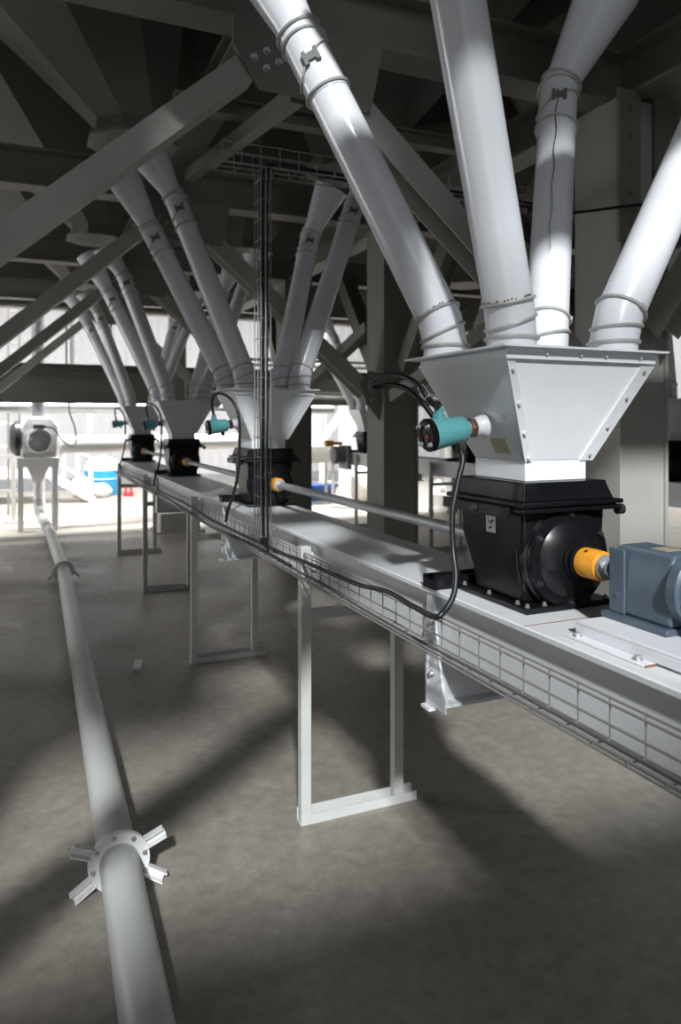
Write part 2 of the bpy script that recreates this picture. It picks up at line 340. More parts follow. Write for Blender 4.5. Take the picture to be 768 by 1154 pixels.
def hopper(x, y, label, near=False, mat='hopper'):      # x, y offset from the foreground hopper
    dx, dy = x, y
    zb, zt = 1.735, 2.05
    bx = (1.327+dx, 1.552+dx, 1.72+dy, 1.975+dy); tx = (1.175+dx, 1.715+dx, 1.608+dy, 2.106+dy)
    t = thing('feed_hopper', label, 'hopper', (1.44+dx, 1.85+dy, 1.676), 'feed hoppers')
    def wall(z): k = (z-zb)/(zt-zb); return [a+(b-a)*k for a, b in zip(bx, tx)]
    sh = obj('shell', rect_loft(BM(), [(zb,)+bx, (zt-.035,)+tuple(wall(zt-.035)), (zt,)+tuple(wall(zt-.035))]), mat, t, .003)
    obj('neck', rect_loft(BM(), [(1.676, bx[0], bx[1], bx[2], bx[3]), (zb, bx[0], bx[1], bx[2], bx[3])]), mat, t, .002)
    pl = obj('top_plate', box(BM(), tx[0]-.02, tx[1]+.025, tx[2]-.028, tx[3]+.03, zt, zt+.006), mat, t)
    # bolted edge strips on the front face
    b0 = V((bx[0], bx[2], zb)); t0 = V((wall(zt-.035)[0], wall(zt-.035)[2], zt-.035)); b1 = V((bx[1], bx[2], zb)); t1 = V((wall(zt-.035)[1], wall(zt-.035)[2], zt-.035))
    n = V((0, -.93, -.367))
    def strip(p, q, w, ext):
        bm = BM(); off = V((w, 0, 0)); e = V((ext, 0, 0))
        A = [p-e, p+off, q+off, q-e]
        quad_hull(bm, [a+n*.0005 for a in A], [a+n*.005 for a in A]); return bm
    sl = obj('edge_strip', strip(b0, t0, .022, .004), mat, t); sr = obj('edge_strip', strip(b1-V((.028, 0, 0)), t1-V((.028, 0, 0)), .05, 0), mat, t)
    bm = BM(); box(bm, tx[0]+.005, tx[1]-.0, tx[2]+.0, tx[2]+.005, zt-.03, zt); rim = obj('rim_band', bm, mat, t)
    if near:
        for k in (.06, .35, .66, .94):
            p = b1+(t1-b1)*k+V((-.004, 0, 0))+n*.005; bm = BM(); bolt(bm, p, n, .0045, .006); obj('bolt', bm, 'clamp', sr)
        for k in (.04, .3, .6, .93):
            p = b0+(t0-b0)*k+V((.010, 0, 0))+n*.005; bm = BM(); bolt(bm, p, n, .0048, .008); obj('bolt', bm, 'white', sl)
        for k in (.25, .47, .64, .88):
            bm = BM(); bolt(bm, (tx[0]+(tx[1]-tx[0])*k, tx[2], zt-.014), (0, -1, 0), .0045, .009); obj('bolt', bm, 'white', rim)
        # yellowed sticker and a small square tab on the side face
        def side(y0, y1, z0, z1, e): 
            A = []
            for yy, zz in ((y0, z0), (y1, z0), (y1, z1), (y0, z1)): A.append(V((wall(zz)[0], yy, zz)))
            m = V((-.886, 0, -.464)); bm = BM(); quad_hull(bm, [a+m*.0003 for a in A], [a+m*e for a in A]); return bm
        obj('yellowed_label', side(1.775, 1.85, 1.755, 1.80, .0018), 'yellowed', t)
        obj('square_tab', side(1.725, 1.745, 1.852, 1.872, .003), mat, t)
    return t
def sensor(dx, dy, label, n=0):
    base = V((1.262+dx, 1.837+dy, 1.838)); d = V((-.19, 0, -.028)).normalized()
    t = thing('level_sensor', label, 'sensor', base, 'level sensors')
    obj('socket', lathe(BM(), base, d, [(.040, 0), (.033, .010), (.029, .022), (.028, .034)], 28), 'hopper', t)
    obj('nut', lathe(BM(), base+d*.034, d, [(.029, 0), (.032, .004), (.032, .016), (.029, .02)], 6), 'brown', t, .001)
    obj('thread', lathe(BM(), base+d*.054, d, [(.024, 0), (.024, .014)], 24), 'galv', t)
    h = obj('housing', lathe(BM(), base+d*.068, d, [(.036, 0), (.0395, .006), (.0405, .04), (.045, .085), (.0475, .105), (.0485, .115)], 40), 'teal', t, 0, 30)
    cp = obj('end_cap', lathe(BM(), base+d*.1835, d, [(.0490, 0), (.0490, .012), (.044, .018), (.03, .0185), (.029, .0145)], 36), 'black', t, 0, 30)
    dd, s, u = basis(d)
    for k in range(4):
        a = math.radians(45+90*k)
        bm = BM(); bolt(bm, base+d*.1995+(s*math.cos(a)+u*math.sin(a))*.037, d, .0055, .013); obj('bolt', bm, 'bolt', cp)
    obj('indicator', lathe(BM(), base+d*.197+V((0, -.01, -.006)), d, [(.010, 0), (.010, .004), (.006, .006)], 16), 'indicator', cp)
    gp = base+d*.155+V((0, 0, .040)); obj('conduit_gland', lathe(BM(), gp, (0, 0, 1), [(.019, 0), (.019, .016), (.015, .018), (.015, .034)], 20), 'teal', t)
    gb = base+d*.10+V((0, 0, -.036)); obj('lower_gland', lathe(BM(), gb, (.3, 0, -1), [(.012, 0), (.012, .025), (.008, .03)], 16), 'black', t)
    return t, gp+V((0, 0, .03)), gb+V((.008, 0, -.028))
RP = .0715
def pipe(pts, label, rings_low=True, collar=None, cone=None, near=False, r=RP, group='downpipes', mat='pipe', cone_r=.13):
    """pts: base, end of the bottom bend, elbow, top"""
    pts = [V(p) for p in pts]
    t = thing('feed_pipe', label, 'pipe', pts[0], group)
    base = pts[0]; d1 = (pts[2]-pts[1]).normalized()
    lowdir = (V((0, 0, 1))*1.2+d1).normalized()
    path = [base, base+V((0, 0, .03)), base+V((0, 0, .03))+lowdir*.09]
    p3 = path[-1]; n = 40 if near else 20
    path += [pts[2]]
    tube_o = obj('tube', tube(BM(), path, r, n), mat, t, 0, 60)
    ax = (pts[2]-p3).normalized()
    rr = .0052 if near else .0045
    for c, a in ((base+V((0, 0, .032)), V((.0, .03, 1))), (base+V((0, 0, .03))+lowdir*.05, lowdir+V((-.25, .05, .0))), (p3+ax*.02, ax+V((.05, .08, 0)))):
        bm = BM(); ring(bm, c, a, r+.004, rr, 36 if near else 18, 6); c_o = obj('hose_clamp', bm, 'clamp', t)
        if near:
            d, s, u = basis(a); q = c + (V((-.4, -1, 0))-d*V((-.4, -1, 0)).dot(d)).normalized()*(r+.006)
            q = c + s*(r+.006)
            bm = BM(); bar(bm, q-u*.012, q+u*.012, .010, .012, d); obj('clamp_screw', bm, 'clamp', c_o)
    # top collar with its clamps, spring wire and clip, then the conical chute towards the silo outlet
    e = pts[2]; d2 = (pts[3]-e).normalized()
    L = (e-p3).length; cs = e-ax*.23
    bm = BM(); tube(bm, [cs, e-ax*.02, e+d2*.03], r+.0025, n); col = obj('collar', bm, mat, t, 0, 60)
    for c, a in ((cs+ax*.012, ax), (e-ax*.02, ax+V((.1, .12, 0))), (e+d2*.028, d2+V((-.05, 0, .1)))):
        bm = BM(); ring(bm, c, a, r+.007, rr, 36 if near else 18, 6); obj('hose_clamp', bm, 'clamp', t)
    mid = cs+ax*.115; d, s, u = basis(ax)
    tow = (V((0, 0, EYE))-mid); tow = (tow-ax*tow.dot(ax)).normalized(); sd = ax.cross(tow)
    def cyl(th, h, rad): return mid+ax*h+(tow*math.cos(th)+sd*math.sin(th))*rad
    bm = BM(); tube(bm, [cyl(th*1.2, .055*math.sin(th*1.3), r+.0065) for th in [-1.25+.16*k for k in range(16)]], rr*.9, 6); obj('spring_wire', bm, 'clamp', col)
    bm = BM(); q = cyl(.05, .0, r+.007); bar(bm, q-sd*.026, q+sd*.026, .010, .026, ax); bar(bm, q-sd*.028, q-sd*.014, .013, .046, ax); bar(bm, q+sd*.014, q+sd*.028, .013, .046, ax); obj('clip', bm, 'clip', col)
    cone_pts = [e+d2*.03, pts[3]]
    bm = BM(); tube(bm, [e+d2*.03, e+d2*.07, pts[3]], [r, r, cone_r], n); obj('chute_cone', bm, mat, t, 0, 60)
    return t
def coupling(x, y, label, r=.042):
    t = thing('shaft_coupling', label, 'coupling', (x, y-.06, 1.453), 'orange couplings')
    obj('sleeve', lathe(BM(), (x, y-.0845+.085, 1.453), (0, -1, 0), [(r*.93, 0), (r, .004), (r, .062), (r*.97, .066), (r*.97, .074), (r*.9, .078)], 36), 'orange', t, 0, 30)
    b = obj('jaw', lathe(BM(), (x, y-.0785, 1.453), (0, -1, 0), [(.034, 0), (.034, .012), (.022, .014), (.022, .03)], 24), 'galv', t, 0, 30)
    for a in (70, 120):
        a = math.radians(a); p = V((x+r*.985*math.cos(a), y-.03, 1.453+r*.985*math.sin(a)))
        bm = BM(); lathe(bm, p, (math.cos(a), 0, math.sin(a)), [(.005, 0), (.005, .0022)], 10); obj('set_screw', bm, 'black_bolt', t)
    return t
where = ['foreground', 'second', 'third', 'farthest']
loc_v = ['big black rotary valve in the foreground beside the orange coupling', 'black rotary valve second from the front, behind the upright cable tray', 'black rotary valve third from the front, below the second grey hopper from left', 'small black rotary valve at the far end of the front conveyor']
loc_h = ['large white bolted feed hopper in the foreground with four white pipes', 'white feed hopper behind the upright wire tray, second from the front', 'grey looking feed hopper third from the front on the front conveyor', 'farthest small feed hopper on the front conveyor, at the left']
loc_s = ['teal level sensor in the foreground with black end cap', 'smaller teal level sensor on the second hopper, left of upright tray', 'dark level sensor on the third hopper from the front', 'tiny dark level sensor on the farthest hopper of the front conveyor']
for i, y in enumerate(ST):
    dy = 2.78*i
    valve(1.45, 1.66+dy, loc_v[i], i == 0)
    hopper(0, dy, loc_h[i], i == 0)
    coupling(1.45, 1.613+dy, ['bright orange coupling between the foreground valve and blue-grey gearbox', 'orange coupling on the second valve, half behind the upright wire tray', 'small orange coupling on the third valve from the front', 'smallest orange coupling on the farthest valve'][i])
zb = 2.0565
def P4(dy, s1=False):
    if s1:
        return [((1.235, 2.005, zb), (.86, 2.32, 3.147), (.66, 2.47, 3.62)), ((1.29, 1.735, zb), (.945, 1.58, 3.24), (.78, 1.72, 3.64)),
                ((1.612, 1.975, zb), (1.95, 2.316, 3.178), (2.20, 2.31, 3.62)), ((1.645, 1.705, zb), (2.26, 1.69, 3.26), (2.34, 1.85, 3.6))]
    return [((1.235, 2.005+dy, zb), (.80, 2.43+dy, 3.2), (.60, 2.50+dy, 3.60)), ((1.29, 1.735+dy, zb), (.90, 2.06+dy, 3.33), (.72, 2.05+dy, 3.60)),
            ((1.612, 1.975+dy, zb), (2.01, 2.45+dy, 3.286), (2.14, 2.35+dy, 3.63)), ((1.645, 1.705+dy, zb), (2.2, 2.04+dy, 3.435), (2.27, 2.03+dy, 3.61))]
lab_p = ['left rear', 'left front', 'right rear', 'right front']
LP = [['white pipe leaning up left from the foreground hopper, with wire clip near its top', 'thick white pipe rising nearest the camera from the middle of the foreground hopper', 'white pipe with a long rusty streak behind the thickest pipe', 'white pipe leaning up right out of the frame from the foreground hopper'],
      ['grey pipe leaning up left from the second hopper, the lower left one of two', 'grey white pipe leaning up left from the second hopper, the brighter upper one of two', 'grey pipe leaning up right from the second hopper, just right of the upright tray', 'grey pipe leaning up right from the second hopper to the ceiling, the longer one'],
      ['dim pipe leaning up left from the third hopper, the rear one of two', 'dim pipe leaning up left from the third hopper, the front one of two', 'dim pipe leaning up right from the third hopper, the rear one', 'dim pipe leaning up right from the third hopper, the front one'],
      ['dark pipe leaning up left from the farthest hopper, the rear one of two', 'dark pipe leaning up left from the farthest hopper, the front one of two', 'dark pipe leaning up right from the farthest hopper, the rear one', 'dark pipe leaning up right from the farthest hopper, the front one']]
for i in range(4):
    for k, (a, e, top) in enumerate(P4(2.78*i, i == 0)):
        p = pipe([a, V(a)+V((0, 0, .1)), e, top], LP[i][k], near=(i == 0), group=None)
        if i == 0 and k == 2:                # the rusty drip line down the third pipe
            A, E = V(a)+V((0, 0, .12)), V(e); ax = (E-A).normalized(); pts = []
            for j in range(22):
                f = .93-.70*j/21; c = A+(E-A)*f; tow = V((0, 0, EYE))-c; tow = (tow-ax*tow.dot(ax)).normalized(); sd = ax.cross(tow)
                th = -.05+.05*math.sin(j*1.3)
                pts.append(c+(tow*math.cos(th)+sd*math.sin(th))*(RP+.0003))
            obj('rust_streak', tube(BM(), pts, [.0022-.0014*j/21 for j in range(22)], 6), 'rust', p)
        if i == 0 and k in (0, 1):           # rusty crumbs caught on the top clamp of the bottom bend
            bm = BM()
            A = V(a)+V((0, 0, .03)); d1 = (V(e)-A).normalized(); lw = (V((0, 0, 1.2))+d1).normalized(); q = A+lw*.09
            ax = (V(e)-q).normalized(); q = q+ax*.03; d, s, u = basis(ax)
            tow = V((0, 0, EYE))-q; tow = (tow-ax*tow.dot(ax)).normalized(); sd = ax.cross(tow)
            for j in range(16):
                th = -1.1+.14*j; c = q+(tow*math.cos(th)+sd*math.sin(th))*(RP+.003)+ax*random.uniform(-.004, .006)
                lathe(bm, c, tow, [(.003, -.003), (.0035*random.uniform(.6, 1.5), 0), (.002, .004)], 5)
            obj('rust_crumbs', bm, 'rust', p)
# ------------------------------------------------------------------ drive at the near end
sh = ['bright shaft running from the foreground valve back to the second valve', 'thin shaft between the second and third valves', 'thin shaft between the third and farthest valves']
for i in range(3):
    bm = BM(); y0 = 2.0+2.78*i; y1 = 1.613+2.78*(i+1)-.109
    lathe(bm, (1.45, y0+.003, 1.453), (0, 1, 0), [(.021, 0), (.021, y1-y0-.005)], 20)
    tag(obj('line_shaft', bm, 'galv'), sh[i], 'shaft', 'line shafts')
t = thing('mount_channel', 'white channel base with rusty edge under the blue-grey gearbox', 'mounting base', (1.44, 1.2, ZT))
bm = BM(); y0, y1 = 1.10, 1.462
box(bm, 1.285, 1.585, y0, y1, 1.336, 1.344); box(bm, 1.285, 1.291, y0, y1, 1.312, 1.336); box(bm, 1.579, 1.585, y0, y1, 1.312, 1.336)
obj('channel', bm, 'white', t, .002)
bm = BM(); box(bm, 1.25, 1.291, 1.205, 1.462, ZT+.0005, 1.312); obj('flange_lip', bm, 'white', t, .002)
bm = BM(); box(bm, 1.575, 1.59, y0, y1, ZT+.0005, 1.312); obj('flange_lip', bm, 'white', t, .002)
for y in (1.24, 1.435):
    bm = BM(); bolt(bm, (1.268, y, 1.312), (0, 0, 1), .008, .010); obj('bolt', bm, 'bolt', t)
obj('rust_edge', box(BM(), 1.252, 1.289, 1.2025, 1.205, ZT+.0005, 1.3115), 'rust', t)
t = thing('gear_motor', 'blue-grey gearbox with black motor at the right edge of the photo', 'gearbox', (1.46, 1.3, 1.344))
g = obj('gear_housing', rect_loft(BM(), [(1.360, 1.392, 1.536, 1.262, 1.458), (1.40, 1.392, 1.536, 1.262, 1.458), (1.50, 1.396, 1.53, 1.262, 1.452), (1.532, 1.415, 1.512, 1.27, 1.446)]), 'bluegrey', t, .008)
bm = BM(); box(bm, 1.372, 1.556, 1.255, 1.468, 1.3445, 1.360); obj('foot', bm, 'bluegrey', t, .004)
bm = BM(); box(bm, 1.386, 1.394, 1.40, 1.452, 1.36, 1.525); obj('side_rib', bm, 'bluegrey', g, .003)
bm = BM(); lathe(bm, (1.392, 1.425, 1.405), (-1, 0, 0), [(.012, 0), (.012, .006), (.007, .008)], 6); obj('plug', bm, 'bluegrey', g)
bm = BM(); box(bm, 1.435, 1.485, 1.31, 1.36, 1.532, 1.5335); obj('name_plate', bm, 'debris', g)
obj('output_shaft', lathe(BM(), (1.45, 1.504, 1.453), (0, -1, 0), [(.018, 0), (.018, .03), (.034, .032), (.036, .052)], 28), 'black_bolt', t)
obj('motor_flange', lathe(BM(), (1.46, 1.264, 1.450), (0, -1, 0), [(.084, 0), (.088, .006), (.088, .032), (.080, .038)], 40), 'bluegrey', t, 0, 30)
bm = BM(); lathe(bm, (1.46, 1.226, 1.450), (0, -1, 0), [(.07, 0), (.072, .02), (.072, .26), (.06, .27)], 40)
for k in range(24):
    a = 2*math.pi*k/24; c = V((1.46+.07*math.cos(a), 0, 1.45+.07*math.sin(a))); o = V((math.cos(a), 0, math.sin(a)))*.02
    bar(bm, c+V((0, 1.19, 0))+o*.4, c+V((0, .98, 0))+o*.4, .004, .022, o)
obj('motor', bm, 'black', t, 0, 30)

# ------------------------------------------------------------------ sensors and their cables
CABL = ['black cable looping from the teal foreground sensor down to the wire tray', 'black cable looping over the second sensor and down to the tray', 'thin black cable of the third sensor', 'thin black cable of the farthest sensor']
for i in range(4):
    dy = 2.78*i
    t, g0, g1 = sensor(0, dy, loc_s[i])
    if i == 0:
        pts = [g0, pt(483, 449, 2.07), pt(470, 432, 2.10), pt(450, 423, 2.18), pt(431, 424, 2.27), pt(418, 433, 2.34), pt(422, 437, 2.40), pt(440, 434, 2.36), pt(458, 438, 2.28), pt(473, 450, 2.22), pt(486, 466, 2.2), pt(503, 492, 2.19), pt(513, 503, 2.17), pt(522, 516, 2.15), pt(516, 545, 2.13), pt(510, 580, 2.11), pt(511, 620, 2.09), pt(514, 648, 2.06), pt(511, 672, 2.04), pt(500, 690, 2.03), pt(489, 695, 2.05), (1.10, 1.98, 1.278), (1.145, 2.25, 1.262), (1.155, 2.5, 1.232), (1.156, 2.8, 1.222), (1.152, 3.15, 1.215), (1.14, 3.48, 1.20)]
        bm = BM(); tube(bm, spline(pts, 8), .0085, 12)
        c = obj('sensor_cable', bm, 'rubber'); tag(c, CABL[0], 'cable')
        bm = BM(); q = spline([pt(483, 449, 2.07), pt(479, 443, 2.08), pt(474, 436, 2.09)], 6); tube(bm, q, .0115, 12); obj('silver_sleeve', bm, 'galv', c)
    else:
        pts = [g0, g0+V((-.01, .0, .05)), g0+V((-.02, -.05, .12)), g0+V((.0, -.16, .14)), g0+V((.04, -.27, .10)), g0+V((.075, -.32, 0)), g0+V((.08, -.32, -.2)), g0+V((.075, -.30, -.36)), g0+V((.05, -.27, -.5)), g0+V((.035, -.22, -.58)), g0+V((.03, -.18, -.66))]
        bm = BM(); tube(bm, spline(pts, 6), .0095, 10)
        tag(obj('sensor_cable', bm, 'rubber'), CABL[i], 'cable')

# ------------------------------------------------------------------ wire trays
def wire_tray(p0, p1, a, b, la, lb, step, label, na=2, nb=2, both=False, r=.0026, rails=None):
    """basket tray from p0 to p1; a, b unit vectors of side and floor, la, lb their lengths"""
    p0, p1, a, b = V(p0), V(p1), V(a), V(b); d = (p1-p0); L = d.length; d.normalize()
    t = thing('cable_tray', label, 'cable tray', p0, 'wire cable trays')
    offs = rails or ([a*la*k/na for k in range(1, na+1)] + [b*lb*k/nb for k in range(0, nb+1)] + ([b*lb+a*la*k/na for k in range(1, na+1)] if both else []))
    for o in offs: obj('long_wire', tube(BM(), [p0+o, p1+o], r*1.15, 6), 'wire', t)
    n = int(L/step); path = ([p0+b*lb+a*la] if both else []) + [p0+b*lb, p0, p0+a*la]
    first = obj('cross_wire', tube(BM(), path, r, 6), 'wire', t)
    for k in range(1, n+1):
        o = first.copy(); COL.objects.link(o); o.location = d*(k*step); ORG[o.name] = p0
    return t
wire_tray((1.168, .62, 1.157), (1.168, 10.5, 1.157), (0, 0, 1), (-1, 0, 0), .092, .06, .1, 'long wire mesh tray along the front side of the conveyor', rails=[V((0, 0, .092)), V((-.004, 0, .080)), V((0, 0, .032)), V((0, 0, 0)), V((-.045, 0, 0)), V((-.06, 0, 0)), V((-.06, 0, .012))])
wire_tray((1.13, 3.50, 1.27), (1.13, 3.50, 3.13), (0, 1, 0), (-1, 0, 0), .11, .05, .1, 'upright wire tray with black cables rising to the ceiling', both=True)
wire_tray((.88, 3.50, 3.13), (3.05, 3.50, 3.13), (0, 0, 1), (0, 1, 0), .10, .15, .1, 'overhead wire tray carrying black cables below the dark silos', both=True)
# cables in the trays
def cable(pts, r, mat, label, k=6, n=10):
    bm = BM(); tube(bm, spline(pts, k), r, n); return tag(obj('power_cable', bm, mat), label, 'cable')
def wob(y): return .006*math.sin(y*2.3)+.004*math.sin(y*5.1)
cable([(1.13+wob(y), y, 1.169) for y in [.95+.35*i for i in range(8)]], .0045, 'cable_grey', 'thin grey cable lying in the long tray below the foreground valve')
cable([(1.125, .62, 1.170), (1.13, .72, 1.172), (1.125, .82, 1.172), (1.128, .95, 1.170)], .011, 'rubber', 'thick black sleeve lying in the near end of the long tray')
cable([(1.128+wob(y), y, 1.168+.01*math.sin(2*y+1)) for y in [3.2+.4*i for i in range(18)]], .0085, 'rubber', 'black cable lying in the long tray left of the upright tray')
cable([(1.15+wob(y+2), y, 1.195+.012*math.sin(2.4*y)) for y in [3.3+.4*i for i in range(17)]], .0075, 'rubber', 'second black cable sagging in the far part of the long tray')
for k in range(3):
    x = 1.118-.014*k; yy = 3.53+.02*(k % 2)
    cable([(x+.01, 3.54, 1.19+.02*k), (x, yy-.01, 1.30), (x, yy, 1.6), (x, yy, 2.1), (x, yy, 2.7), (x, yy, 3.02), (x+.03, yy, 3.14), (x+.12, yy+.02, 3.17), (1.5, yy+.05, 3.15+.012*k), (2.1, yy+.05, 3.15+.012*k), (2.9, yy+.05, 3.145+.012*k)], .0085, 'rubber',
          ['front black cable climbing the upright tray', 'middle black cable climbing the upright tray', 'rear black cable climbing the upright tray'][k], 5)

cable([pty(596, 236, 3.06), pty(630, 240, 3.06), pty(662, 238, 3.06), pty(700, 233, 3.06), pty(727, 230, 3.06), pty(790, 222, 3.06)], .008, 'rubber', 'black cable slung across the pale right column')
# ------------------------------------------------------------------ floor pipe
t = thing('floor_pipe', 'long white pipe lying along the floor at the left', 'pipe', (.34, 3, 0))
PZ = .118; PR = .076
path = [(.30, 1.2, PZ), (.335, 2.975, PZ), (.40, 9.1, PZ), (.33, 12.2, PZ+.02), (.275, 12.9, PZ+.06), (.20, 13.35, .32), (.185, 13.46, .52)]
pp = [V(path[0]), V(path[1]), V(path[2])]+spline(path[2:], 6)[1:]
obj('tube', tube(BM(), pp, PR, 40), 'floor_pipe', t, 0, 60)
ax = (V(path[1])-V(path[0])).normalized(); fc = V((.335, 2.975, PZ))
for s in (0, 1):
    f = obj('flange', lathe(BM(), fc+ax*(.013*s-.013), ax, [(PR+.001, 0), (.116, .0), (.118, .002), (.118, .009), (.116, .011), (PR+.001, .011)], 40), 'hall', t)
    if s == 0:
        for k in range(8):
            a = 2*math.pi*k/8+.2; d, sd, u = basis(ax); bm = BM(); bolt(bm, fc-ax*.013+(sd*math.cos(a)+u*math.sin(a))*.1, -ax, .007, .009); obj('bolt', bm, 'bolt', f)
for sx, sz in ((-1, 1), (1, 1), (-1, -1), (1, -1)):
    bm = BM(); p0 = fc+V((sx*.098, .008, sz*.052 if sz > 0 else -.052)); p1 = fc+V((sx*.175, -.0, sz*.088 if sz > 0 else -.099)); d = (p1-p0).normalized()
    bar(bm, p0, p1, .040, .006, (0, 1, 0)); bar(bm, p0, p1, .006, .032, (0, 1, 0), -.018, -.014); bar(bm, p0, p1, .006, .032, (0, 1, 0), .018, -.014)
    obj('bracket_stub', bm, 'hall', t)
bm = BM(); lathe(bm, (.40, 9.02, PZ), (0, 1, 0), [(PR+.001, 0), (PR+.04, .002), (PR+.04, .05), (PR+.001, .052)], 32); f = obj('flange', bm, 'hall', t)
for sx in (-1, 1):
    bm = BM(); bar(bm, (.40+sx*.1, 9.04, PZ-.01), (.40+sx*.17, 9.04, .03), .03, .04, (0, 1, 0)); obj('bracket_stub', bm, 'hall', t)
tag(obj('scrap_strip', bar(BM(), V((.75, 5.58, .004)), V((.80, 5.78, .004)), .06, .008), 'hall'), 'small white offcut lying alone on the dark floor', 'scrap')

# ------------------------------------------------------------------ silo steelwork
CX = 3.26
def column(x, y, z1, label, w=.36, mat='steel', extra=False):
    t = thing('steel_column', label, 'column', (x, y, 0), 'steel columns')
    bm = BM(); hbeam(bm, (x, y, .03), (x, y, z1), w, w, .022, .016, (1, 0, 0)); obj('shaft', bm, mat, t, .002)
    obj('base_plate', box(BM(), x-w*.75, x+w*.75, y-w*.75, y+w*.75, 0, .03), mat, t)
    if extra:                                # closed web plates as on the two near columns
        bm = BM(); box(bm, x-w/2+.024, x+w/2-.024, y-w*.46, y-w*.43, .03, z1); obj('cover_plate', bm, mat, t)
    return t
BAY = [.45, 3.32, 6.27, 9.1, 12.0]
colab = {3.32: 'broad pale steel column behind the foreground hopper', 6.27: 'steel column in the middle of the photo with two braces on it', 9.1: 'dark steel column just right of the upright tray, partly hidden'}
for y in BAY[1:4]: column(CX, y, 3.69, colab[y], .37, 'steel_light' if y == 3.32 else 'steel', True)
column(CX, .45, 3.69, 'steel column outside the right edge of the photo')
for y, l in zip(BAY, ('beside the camera', 'at the foot of the largest diagonal brace', 'at the foot of the second diagonal brace', 'at the foot of the third diagonal brace', 'at the foot of the lowest diagonal brace')): column(-1.46, y, 3.69, 'steel column outside the left edge of the photo, '+l)
nth = ['first overhead', 'nearest', 'second', 'third', 'farthest']
for i, y in enumerate(BAY):
    bm = BM(); hbeam(bm, (-2.2, y, 3.85), (7.8, y, 3.85), .20, .30, .02, .014)
    tag(obj('overhead_beam', bm, 'steel'), nth[i]+' dark overhead beam crossing below the silos'+(' behind the camera' if i == 0 else ''), 'beam', 'overhead beams')
    # left brace
    t = thing('brace', ['pale diagonal brace behind the camera', 'pale diagonal brace crossing the top left corner, the largest', 'second diagonal brace from the top at the left edge', 'third diagonal brace from the top at the left edge', 'lowest diagonal brace at the left edge'][i], 'brace', (.94, y, 3.5), 'diagonal braces')
    A, B = V((.94, y, 3.50)), V((-1.16, y, 1.647))
    if i == 0:
        A = A+(B-A)*.19  # unseen brace cut short to keep its shadow off the pipes
        obj('hanger', box(BM(), A.x-.07, A.x+.05, y-.03, y+.03, A.z-.05, 3.70), 'steel', t)  # hanger added to hold the cut brace
    bm = BM(); w = .20 if i == 0 else .118; bar(bm, A, B, w, .012, (0, 1, 0), 0, -.08); bar(bm, A, B, .012, .148, (0, 1, 0), w/2-.006, 0); bar(bm, A, B, w, .012, (0, 1, 0), 0, .08)  # the unseen one is made wider to broaden its floor shadow
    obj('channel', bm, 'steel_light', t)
    if i == 0: continue
    # right brace
    t = thing('brace', ['diagonal brace right of the camera', 'diagonal brace between the two large white pipes at the top', 'diagonal brace running down to the middle column', 'dim diagonal brace between pipes of the second and third hopper', 'faint diagonal brace behind the second hopper pipes'][i], 'brace', (1.35, y, 3.5), 'diagonal braces')
    A, B = V((1.38, y, 3.50)), V((2.98, y, 2.12))
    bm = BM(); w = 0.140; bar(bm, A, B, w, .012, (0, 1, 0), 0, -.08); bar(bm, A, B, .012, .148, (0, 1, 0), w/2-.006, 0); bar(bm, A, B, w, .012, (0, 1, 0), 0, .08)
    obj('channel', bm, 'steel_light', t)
    # gusset between the two brace heads
    t = thing('gusset_plate', nth[i]+' bolted gusset plate under the overhead beam joining two braces', 'gusset', (1.15, y, 3.4), 'gusset plates')
    bm = BM(); P = [(.86, 3.70), (1.62, 3.70), (1.55, 3.36), (.98, 3.38), (.86, 3.56)]
    quad_hull(bm, [(x, y-.094, z) for x, z in P], [(x, y-.106, z) for x, z in P]); obj('plate', bm, 'steel', t)
    for x, z in ((1.02, 3.56), (1.02, 3.48), (.96, 3.52), (1.08, 3.52)):
        bm = BM(); bolt(bm, (x, y-.106, z), (0, -1, 0), .013, .014); obj('bolt', bm, 'bolt', t)
    if i in (1, 2, 3):
        t = thing('gusset_plate', ['bolted plate where the brace meets the pale right column', 'bolted plate where the brace meets the middle column', 'bolted plate on the dark column behind the upright tray'][i-1], 'gusset', (2.95, y, 2.1), 'gusset plates')
        bm = BM(); P = [(3.07, 1.86), (3.07, 2.30), (2.97, 2.33), (2.87, 2.20), (2.93, 2.02)]
        quad_hull(bm, [(x, y-.094, z) for x, z in P], [(x, y-.106, z) for x, z in P]); obj('plate', bm, 'steel', t)
        for x, z in ((2.98, 2.28), (3.03, 2.16), (2.98, 2.05)):
            bm = BM(); bolt(bm, (x, y-.106, z), (0, -1, 0), .013, .014); obj('bolt', bm, 'bolt', t)
        # chevron braces along the column row
        for s, l in ((1, 'rear'), (-1, 'front')):
            bm = BM(); hbeam(bm, (CX, y+s*.29, 2.36), (CX, y+s*1.30, 3.60), .16, .16, .012, .01, (1, 0, 0))
            tag(obj('brace', bm, 'steel'), 'steep '+l+' knee brace on the '+['pale right', 'middle', 'dark left'][i-1]+' column', 'brace', 'knee braces')
bm = BM(); hbeam(bm, (CX, .3, 3.85), (CX, 12.2, 3.85), .22, .28, .02, .014); tag(obj('overhead_beam', bm, 'steel'), 'dark overhead beam running away along the tops of the columns', 'beam')
bm = BM(); hbeam(bm, (1.15, 3.5, 4.0), (1.15, 12.2, 4.0), .22, .14, .02, .014); tag(obj('overhead_beam', bm, 'steel'), 'dark overhead beam running away above the row of hoppers', 'beam')
for y0, l in ((3.32, 'slim brace sloping down from the pale right column to the middle column'), (6.27, 'slim brace sloping down from the middle column to the dark column')):
    bm = BM(); bar(bm, (CX-.15, y0+.2, 2.78), (CX-.15, y0+2.62, 2.08), .11, .11); tag(obj('brace', bm, 'steel'), l, 'brace', 'row braces')
